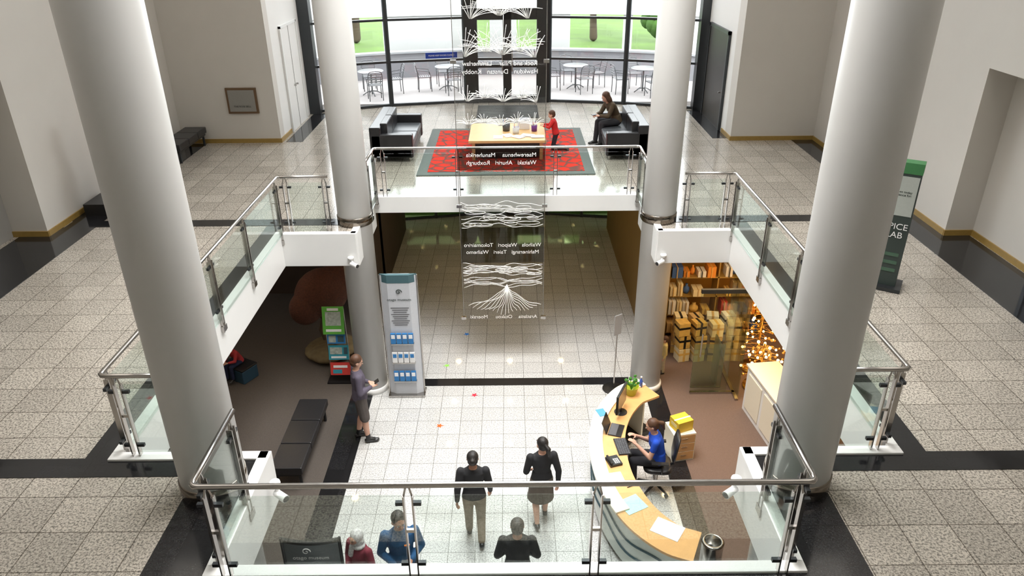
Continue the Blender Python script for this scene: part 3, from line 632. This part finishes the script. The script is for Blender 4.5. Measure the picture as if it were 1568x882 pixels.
for i,(x,y,c) in enumerate(((-1.28,11.05,(.8,.12,.01)),(-.68,12.02,(.7,.02,.05)),(-.95,14.4,(.02,.2,.7)),(-1.3,13.1,(.3,.7,.1)))): leaf(x,y,c,i)
DL=mat('downlight_glow',(1,.85,.6),.5,emit=45,emcol=(1,.72,.35))
m=M()
dls=[(x,y,3.255) for x in (-1.5,0.0,1.5) for y in (14.6,16.4,18.4)]+[(s*x,y,zb-.025) for s in (-1,1) for x in (5.0,7) for y in (7,9.5)]+[(s*3.4,12.4,zb-.025) for s in(-1,1)]+[(4.5,13.3,zb-.025),(6,13.3,zb-.025),(-5,13.3,zb-.025)]
for x,y,z in dls: m.lathe([(.07,-.005),(.07,.01)],(x,y,z),DL,16); m.lathe([(.09,.0),(.09,.012)],(x,y,z+.002),STEEL,16)
m.obj('downlights')
# ---------------------------------------------------------------- people
def clothm(n,c,r=.85): return mat(n,c,r,noise=.18,scale=14,bump=.25)
SK1=mat('skin_light',(.62,.36,.26),.5,noise=.05,scale=12); SK2=mat('skin_tan',(.42,.22,.14),.5,noise=.05,scale=12)
HB=mat('hair_black',(.012,.009,.008),.55,noise=.3,scale=60,bump=.4); HBR=mat('hair_brown',(.09,.04,.02),.55,noise=.4,scale=60,bump=.4); HGR=mat('hair_grey',(.05,.042,.038),.55,noise=.4,scale=60,bump=.4)
EYW=mat('eye_white',(.8,.8,.78),.3); LIP=mat('lips',(.45,.14,.12),.5); SHOE=mat('shoe_black',(.02,.02,.02),.4)
DEF=dict(hip_l=(-.052,0,.52),hip_r=(.052,0,.52),knee_l=(-.055,.012,.285),knee_r=(.055,.012,.285),ank_l=(-.058,-.005,.045),ank_r=(.058,-.005,.045),
 pelvis=(0,0,.545),waist=(0,0,.63),chest=(0,.003,.735),neckb=(0,-.008,.835),headc=(0,.012,.932),sh_l=(-.107,-.005,.805),sh_r=(.107,-.005,.805),
 el_l=(-.135,-.02,.635),el_r=(.135,-.02,.635),wr_l=(-.14,.03,.485),wr_r=(.14,.03,.485),foot_l=(-.1,1,0),foot_r=(.1,1,0))
def person(name,loc,rz,H,J=None,female=False,top=None,sleeve=.95,bottom=None,kind='trousers',skin=SK1,hair=HB,style='short',shoe=SHOE,pitch=0,yaw=0,hs=1.0,vox=.0095,thumb=None,curl=.6,hem=-.02,socks=None,extra=None):
    j={k:V(v) for k,v in DEF.items()}; j.update({k:V(v) for k,v in (J or {}).items()}); m=M()
    for k in j:
        if not k.startswith('foot'): j[k]=j[k]*H
    W0=(j['hip_r']-j['hip_l']).normalized(); W1=(j['sh_r']-j['sh_l']).normalized()
    def tors(off,lo=0,hi=6,neck=.036):
        up0=(j['waist']-j['pelvis']).normalized(); up1=(j['neckb']-j['chest']).normalized()
        f=1 if not female else .93
        S=[(j['pelvis']-up0*.05*H,.072,.052,0),(j['pelvis'],.094 if female else .09,.062,0),(j['waist'],.068 if female else .08,.052,.5),(j['chest'],.092*f,.066,1),(j['neckb']-up1*.035*H,.110*f,.052,1),(j['neckb']-up1*.012*H,.075*f,.042,1),(j['neckb']+up1*.01*H,neck,neck,1)]
        out=[]; 
        for i in range(lo,hi+1):
            c,w,d,t=S[i]; W=(W0*(1-t)+W1*t).normalized(); up=up0 if i<2 else ((up0+up1).normalized() if i==2 else up1)
            D=up.cross(W).normalized(); out.append((c,W*(w*H+off),D*(d*H+off)))
        return out
    P=[g_sect(tors(0))]
    P.append(g_caps(j['neckb']-V((0,0,.02*H)),j['headc'],.033*H,.030*H))
    for s in ('l','r'):
        P.append(g_caps(j['hip_'+s],j['knee_'+s],.050*H,.034*H)); mid=j['knee_'+s].lerp(j['ank_'+s],.3); fd=V(j['foot_'+s]).normalized()
        P.append(g_caps(j['knee_'+s],mid-fd*.006*H,.033*H,.034*H)); P.append(g_caps(mid-fd*.006*H,j['ank_'+s],.034*H,.021*H))
        P.append(g_caps(j['ank_'+s],j['ank_'+s]+fd*.06*H-V((0,0,.022*H)),.022*H,.018*H))
        P.append(g_caps(j['sh_'+s],j['el_'+s],.031*H,.023*H)); P.append(g_caps(j['el_'+s],j['wr_'+s],.024*H,.0155*H))
        d=(j['wr_'+s]-j['el_'+s]).normalized(); th=(thumb or {}).get(s)
        if th is None: th=(0,1,0) if d.z<-.6 else ((-1,0,.2) if s=='r' else (1,0,.2))
        lat=V(th); lat=(lat-d*lat.dot(d)).normalized(); nn=d.cross(lat); nn=-nn if s=='r' else nn
        R=Matrix((lat,d,nn)).transposed(); w=j['wr_'+s]
        P.append(g_ell(w+d*.032*H,(.023*H,.036*H,.0115*H),R))
        for o,l in ((-.018,.032),(-.0065,.041),(.005,.045),(.0165,.040)):
            b=w+d*.052*H+lat*o*H; c1=(d*math.cos(curl*.6)+nn*math.sin(curl*.6)+lat*o*6).normalized(); c2=(d*math.cos(curl*1.7)+nn*math.sin(curl*1.7)+lat*o*4).normalized()
            P.append(g_caps(b,b+c1*l*.55*H,.0058*H,.0054*H,8)); P.append(g_caps(b+c1*l*.55*H,b+c1*l*.55*H+c2*l*.5*H,.0054*H,.0046*H,8))
        b=w+d*.018*H+lat*.017*H; q=b+(d*.6+lat*.75+nn*.2).normalized()*.028*H
        P.append(g_caps(b,q,.0085*H,.0065*H,8)); P.append(g_caps(q,q+(d*.9+lat*.25+nn*.35).normalized()*.022*H,.0062*H,.005*H,8))
    hc=j['headc']; HM=Matrix.Rotation(yaw,3,'Z')@Matrix.Rotation(pitch,3,'X')
    def hp(x,y,z): return hc+HM@V((x*H*hs,y*H*hs,z*H*hs))
    def he(c,r): return g_ell(hp(*c),[q*H*hs for q in r],HM)
    P+=[he((0,-.006,.012),(.046,.056,.056)),he((0,.012,-.02),(.038,.040,.045)),he((0,.024,-.044),(.024,.024,.021)),g_caps(hp(0,.048,.0),hp(0,.060,-.018),.005*H*hs,.0085*H*hs,8),he((.046,-.004,-.008),(.008,.012,.018)),he((-.046,-.004,-.008),(.008,.012,.018)),he((0,.045,.012),(.03,.01,.006))]
    m.add(fuse(P,vox,2),skin,True)
    for s in (-1,1):
        m.add(he((.017*s,.0485,.001),(.0085,.005,.005)),EYW,True); m.add(he((.017*s,.0525,.001),(.004,.003,.004)),BLACK,True); m.add(he((.018*s,.052,.012),(.011,.004,.0025)),hair,True)
    m.add(he((0,.0505,-.038),(.014,.006,.0045)),LIP,True)
    G=[he((0,-.014,.022),(.0525,.058,.055)),he((0,-.026,-.008),(.047,.042,.05))]
    if style=='bun': G+=[he((0,-.075,.02),(.027,.025,.025))]
    if style=='pony': G+=[g_caps(hp(0,-.065,.022),hp(.01,-.098,-.005),.018*H,.024*H),g_caps(hp(.01,-.098,-.005),hp(.015,-.10,-.08),.024*H,.010*H)]
    if style=='long': G+=[he((0,-.03,-.05),(.055,.038,.075)),he((.045,-.002,-.03),(.012,.028,.06)),he((-.045,-.002,-.03),(.012,.028,.06))]
    if style=='scarf': G=[he((0,-.008,.012),(.058,.060,.066)),he((0,-.012,-.05),(.06,.058,.05)),he((0,-.005,-.09),(.075,.06,.035)),g_caps(hp(.02,.05,-.075),hp(.03,.055,-.17),.02*H,.028*H)]
    if style=='scarf':
        m.add(fuse(G,vox*1.1,2),hair,True)
        F=[he((0,.036,-.008),(.034,.03,.043))]; m.add(F[0],skin,True); m.add(g_caps(hp(0,.062,.0),hp(0,.068,-.014),.004*H,.007*H),skin,True)
        for s in (-1,1): m.add(he((.015*s,.0635,.003),(.006,.004,.004)),BLACK,True)
        m.add(he((0,.063,-.028),(.012,.004,.004)),LIP,True)
    else: m.add(fuse(G,vox*1.1,1),hair,True)
    if top:
        o=.013; G=[g_sect(tors(o,1 if hem>-.05 else 0,6,.04*1))]
        if hem<=-.02:
            up0=(j['waist']-j['pelvis']).normalized(); D=up0.cross(W0).normalized(); G.append(g_sect([(j['pelvis']+up0*hem*H,W0*(.102*H+o),D*(.070*H+o)),(j['waist'],W0*(.08*H+o),D*(.058*H+o))]))
        for s in ('l','r'):
            sh,el,wr=j['sh_'+s],j['el_'+s],j['wr_'+s]; G.append(g_caps(sh,el if sleeve>.5 else sh.lerp(el,sleeve*2),.036*H+.004,.029*H+.003))
            if sleeve>.5: G.append(g_caps(el,el.lerp(wr,(sleeve-.5)*2),.029*H+.003,.021*H+.003))
        m.add(fuse(G,vox*1.2,3),top,True)
    if bottom:
        G=[g_sect(tors(.010,0,2,.04))]
        if kind=='skirt':
            kc=(j['knee_l']+j['knee_r'])/2-V((0,0,.01*H)); sp=abs((j['knee_l']-j['knee_r']).y)/2
            G.append(g_sect([(j['waist'],W0*.078*H,V((0,.06*H,0))),(j['pelvis'],W0*.108*H,V((0,.078*H,0))),((j['pelvis']+kc)/2,W0*.118*H,V((0,.088*H+sp*.4,0))),(kc,W0*.128*H,V((0,.095*H+sp*.7,0)))]))
        for s in ('l','r'):
            if kind=='skirt': continue
            hp_,kn,an=j['hip_'+s],j['knee_'+s],j['ank_'+s]
            if kind=='shorts': G.append(g_caps(hp_,hp_.lerp(kn,.93),.060*H,.052*H))
            else: G.append(g_caps(hp_,kn,.057*H,.043*H)); G.append(g_caps(kn,kn.lerp(an,.93),.043*H,.034*H))
        m.add(fuse(G,vox*1.2,3),bottom,True)
    for s in ('l','r'):
        fd=V(j['foot_'+s]).normalized(); a=j['ank_'+s]; side=V((fd.y,-fd.x,0)).normalized(); up=side.cross(fd).normalized()
        hl=a-fd*.018*H-up*.02*H; tt=a+fd*.092*H-up*.026*H
        G=[g_caps(hl,tt,.024*H,.018*H),g_caps(a-up*.005*H,a+fd*.05*H-up*.018*H,.026*H,.023*H),g_ell(a+fd*.07*H-up*.028*H,(.029*H,.04*H,.016*H),Matrix((side,fd,up)).transposed())]
        m.add(fuse(G,vox,2),shoe,True)
        if socks: m.add(g_caps(a,a.lerp(j['knee_'+s],.2),.0255*H,.026*H),socks,True)
    if extra: extra(m,j,H)
    return m.obj(name,loc,rz)
BLKC=clothm('cloth_black',(.018,.018,.02)); 
walkA=dict(knee_l=(-.055,.07,.29),ank_l=(-.055,.08,.055),knee_r=(.055,.015,.285),ank_r=(.055,-.10,.065),foot_r=(0,1,-.35),wr_l=(-.15,-.03,.49),el_l=(-.14,-.05,.64),wr_r=(.145,.08,.50),el_r=(.14,0,.64))
walkB=dict(knee_r=(.055,.07,.29),ank_r=(.055,.09,.055),knee_l=(-.055,.015,.285),ank_l=(-.055,-.09,.065),foot_l=(0,1,-.35),wr_r=(.15,-.03,.49),el_r=(.15,-.04,.64),wr_l=(-.1,.12,.56),el_l=(-.145,0,.64))
person('walking_woman',(-.50,8.25,0.0),.05,1.66,walkA,True,BLKC,.95,clothm('trousers_khaki',(.26,.21,.15)),'trousers',SK2,HB,'bun',hem=-.02)
person('walking_woman',(.50,8.6,0.0),.15,1.62,walkB,True,BLKC,.95,clothm('skirt_grey',(.12,.10,.08)),'skirt',SK1,HB,'pony',yaw=.35)
fold=dict(el_l=(-.15,.0,.65),el_r=(.15,.0,.65),wr_l=(-.06,.10,.62),wr_r=(.06,.10,.60))
person('walking_man',(.12,6.9,0.0),.0,1.70,dict(fold,knee_l=(-.055,.05,.29),ank_l=(-.055,.06,.05),ank_r=(.055,-.06,.05)),False,BLKC,.95,clothm('trousers_black',(.02,.02,.022)),'trousers',SK1,HGR,'short')
person('standing_man_blue_jumper',(-1.38,7.0,0.0),pi+.25,1.74,fold,False,clothm('jumper_blue',(.015,.08,.19)),.95,clothm('jeans_dark',(.02,.025,.04)),'trousers',SK2,HB,'short',pitch=-.15,yaw=.2,
  extra=lambda m,j,H:(m.cb(j['chest']+V((-.07,.128,.02)),(.07,.012,.02),mat('badge_orange',(.8,.25,.03)))))
def scarfm():
    m_=mat('scarf_pattern',(.7,.6,.58),.8,noise=.8,scale=45); return m_
person('woman_in_headscarf',(-1.92,6.98,0.0),pi-.6,1.47,dict(fold),True,clothm('top_maroon',(.22,.03,.05)),.95,clothm('trousers_plum',(.05,.03,.04)),'trousers',SK2,scarfm(),'scarf')
person('child_standing',(-1.66,6.62,0.0),pi,1.14,None,True,clothm('top_pink',(.6,.12,.2)),.95,clothm('legging',(.03,.03,.06)),'trousers',SK2,mat('child_scarf',(.6,.2,.3),.8,noise=.6,scale=30),'scarf',hs=1.2,vox=.008)
def phone(m,j,H):
    c=(j['wr_l']+j['wr_r'])/2+V((0,.09,.02)); m.cb(c,(.09,.14,.012),BLACK,R=Matrix.Rotation(.5,3,'X'))
person('standing_man',(-2.6,10.68,0.008),-pi/2+.35,1.76,dict(knee_r=(.06,.02,.285),ank_r=(.065,.03,.045),ank_l=(-.06,-.05,.045),el_l=(-.14,-.01,.645),el_r=(.14,-.01,.645),wr_l=(-.035,.11,.65),wr_r=(.04,.12,.64)),False,clothm('shirt_mauve',(.10,.085,.12)),.95,clothm('shorts_grey',(.10,.085,.08)),'shorts',SK1,HBR,'short',pitch=-.35,hem=-.03,socks=BLACK,extra=phone)
SIT=dict(pelvis=(0,0,.375),hip_l=(-.052,.01,.36),hip_r=(.052,.01,.36),waist=(0,0,.455),chest=(0,.03,.56),neckb=(0,.05,.655),headc=(0,.085,.75),sh_l=(-.107,.045,.625),sh_r=(.107,.045,.625),el_l=(-.135,.09,.47),el_r=(.135,.09,.47),wr_l=(-.07,.22,.565),wr_r=(.07,.22,.565),knee_l=(-.06,.24,.36),knee_r=(.06,.24,.36),ank_l=(-.06,.22,.10),ank_r=(.06,.24,.10))
person('seated_receptionist',(RCX,RCY,0.008),RRZ,1.66,SIT,True,clothm('polo_blue',(.01,.07,.5)),.25,clothm('trousers_navy',(.015,.015,.02)),'trousers',SK1,HBR,'pony',pitch=-.3,curl=.5)
SIT2=dict(pelvis=(0,-.02,.335),hip_l=(-.052,-.01,.325),hip_r=(.052,-.01,.325),waist=(0,.0,.415),chest=(0,.06,.51),neckb=(0,.11,.595),headc=(0,.165,.675),sh_l=(-.1,.095,.57),sh_r=(.1,.095,.57),el_l=(-.12,.17,.43),el_r=(.12,.17,.43),wr_l=(-.05,.27,.43),wr_r=(.05,.27,.43),knee_l=(-.06,.24,.32),knee_r=(.06,.24,.32),ank_l=(-.06,.24,.047),ank_r=(.06,.27,.047))
person('seated_woman',(2.55,17.35,Z1),pi/2+.35,1.66,SIT2,True,clothm('coat_olive',(.08,.055,.03)),.95,clothm('jeans_charcoal',(.03,.03,.035)),'trousers',SK1,HBR,'long',pitch=-.5,extra=lambda m,j,H:m.cb((j['wr_l']+j['wr_r'])/2+V((0,.1,.02)),(.08,.13,.012),BLACK))
KN=dict(pelvis=(0,0,.36),hip_l=(-.052,.0,.34),hip_r=(.052,.0,.34),waist=(0,.02,.44),chest=(0,.05,.55),neckb=(0,.07,.65),headc=(0,.1,.75),sh_l=(-.1,.065,.62),sh_r=(.1,.065,.62),el_l=(-.13,.14,.5),el_r=(.13,.14,.5),wr_l=(-.08,.26,.52),wr_r=(.08,.26,.52),knee_l=(-.06,.06,.05),knee_r=(.06,.06,.05),ank_l=(-.06,-.2,.05),ank_r=(.06,-.2,.05),foot_l=(0,-.9,-.3),foot_r=(0,-.9,-.3))
person('kneeling_child',(1.12,16.75,Z1+.034),pi/2-.1,1.08,KN,False,clothm('top_red',(.6,.02,.02)),.95,clothm('kid_trousers',(.03,.03,.04)),'trousers',SK1,HBR,'short',hs=1.25,pitch=-.3,vox=.008)
SITC={k:v for k,v in SIT2.items()}
person('seated_child',(-5.5,12.75,.05),pi-.5,1.05,SITC,False,clothm('kid_red',(.45,.04,.05)),.95,clothm('kid_navy',(.02,.03,.08)),'trousers',SK1,HB,'short',hs=1.25,vox=.008)
m=M(); m.box((-.3,-.2,0),(.3,.2,.29),mat('stool_blue',(.03,.08,.13))); m.box((-.31,-.21,.29),(.31,.21,.33),LEATH); m.obj('low_stool',(-5.5,12.75,.006),-.5,bevel=.02)
person('toddler',(3.15,12.75,0.008),pi/2,.85,None,False,clothm('kid_yellow',(.65,.5,.2)),.95,clothm('kid_cream',(.5,.42,.3)),'trousers',SK1,HBR,'short',hs=1.3,vox=.008)
# ---------------------------------------------------------------- lights
def area(name,loc,sx,sy,p,col=(1,1,1),rot=(0,0,0),spread=pi):
    l=bpy.data.lights.new(name,'AREA'); l.shape='RECTANGLE'; l.size=sx; l.size_y=sy; l.energy=p; l.color=col; l.spread=spread
    o=bpy.data.objects.new(name,l); COL.objects.link(o); o.location=loc; o.rotation_euler=rot; return o
area('ceiling_light_atrium',(0,9.2,11.5),4.2,7.5,780,(1,.99,.97),spread=1.8)
area('ceiling_light_rear',(0,18.0,11.5),9,5,300,(1,.99,.97))
area('ceiling_light_left',(-6,7.5,11.5),3,9,125,(1,.93,.84)); area('ceiling_light_right',(6,7.5,11.5),3,9,125,(1,.93,.84))
area('ceiling_light_hall',(0,16.8,3.22),4,5,16,(1,.68,.34))
area('ceiling_light_shop',(5.2,11.5,2.9),3.5,4,120,(1,.68,.36))
area('ceiling_light_gallery',(-5.8,11.5,2.9),3,4,22,(1,.8,.6))
s=bpy.data.lights.new('sun','SUN'); s.energy=5; s.angle=.2; so=bpy.data.objects.new('sun',s); COL.objects.link(so); so.rotation_euler=(.7,.5,0)
w=bpy.data.worlds.new('World'); sc.world=w; w.use_nodes=True; w.node_tree.nodes['Background'].inputs[0].default_value=(.95,.98,1,1); w.node_tree.nodes['Background'].inputs[1].default_value=8.0
# ---------------------------------------------------------------- camera
cam=bpy.data.cameras.new('camera'); cam.lens=25.92; cam.sensor_width=36; co=bpy.data.objects.new('camera',cam); COL.objects.link(co)
th=math.radians(26.7); ph=math.radians(.5)
F=V((0,math.cos(th),-math.sin(th))); U=V((0,math.sin(th),math.cos(th))); R=V((1,0,0))
R2=R*math.cos(ph)-U*math.sin(ph); U2=U*math.cos(ph)+R*math.sin(ph)
mw=Matrix((R2,U2,-F)).transposed().to_4x4(); mw.translation=(.08,0,8.4); co.matrix_world=mw
cam.clip_end=300; cam.clip_start=.05
sc.camera=co
sc.view_settings.view_transform='Standard'
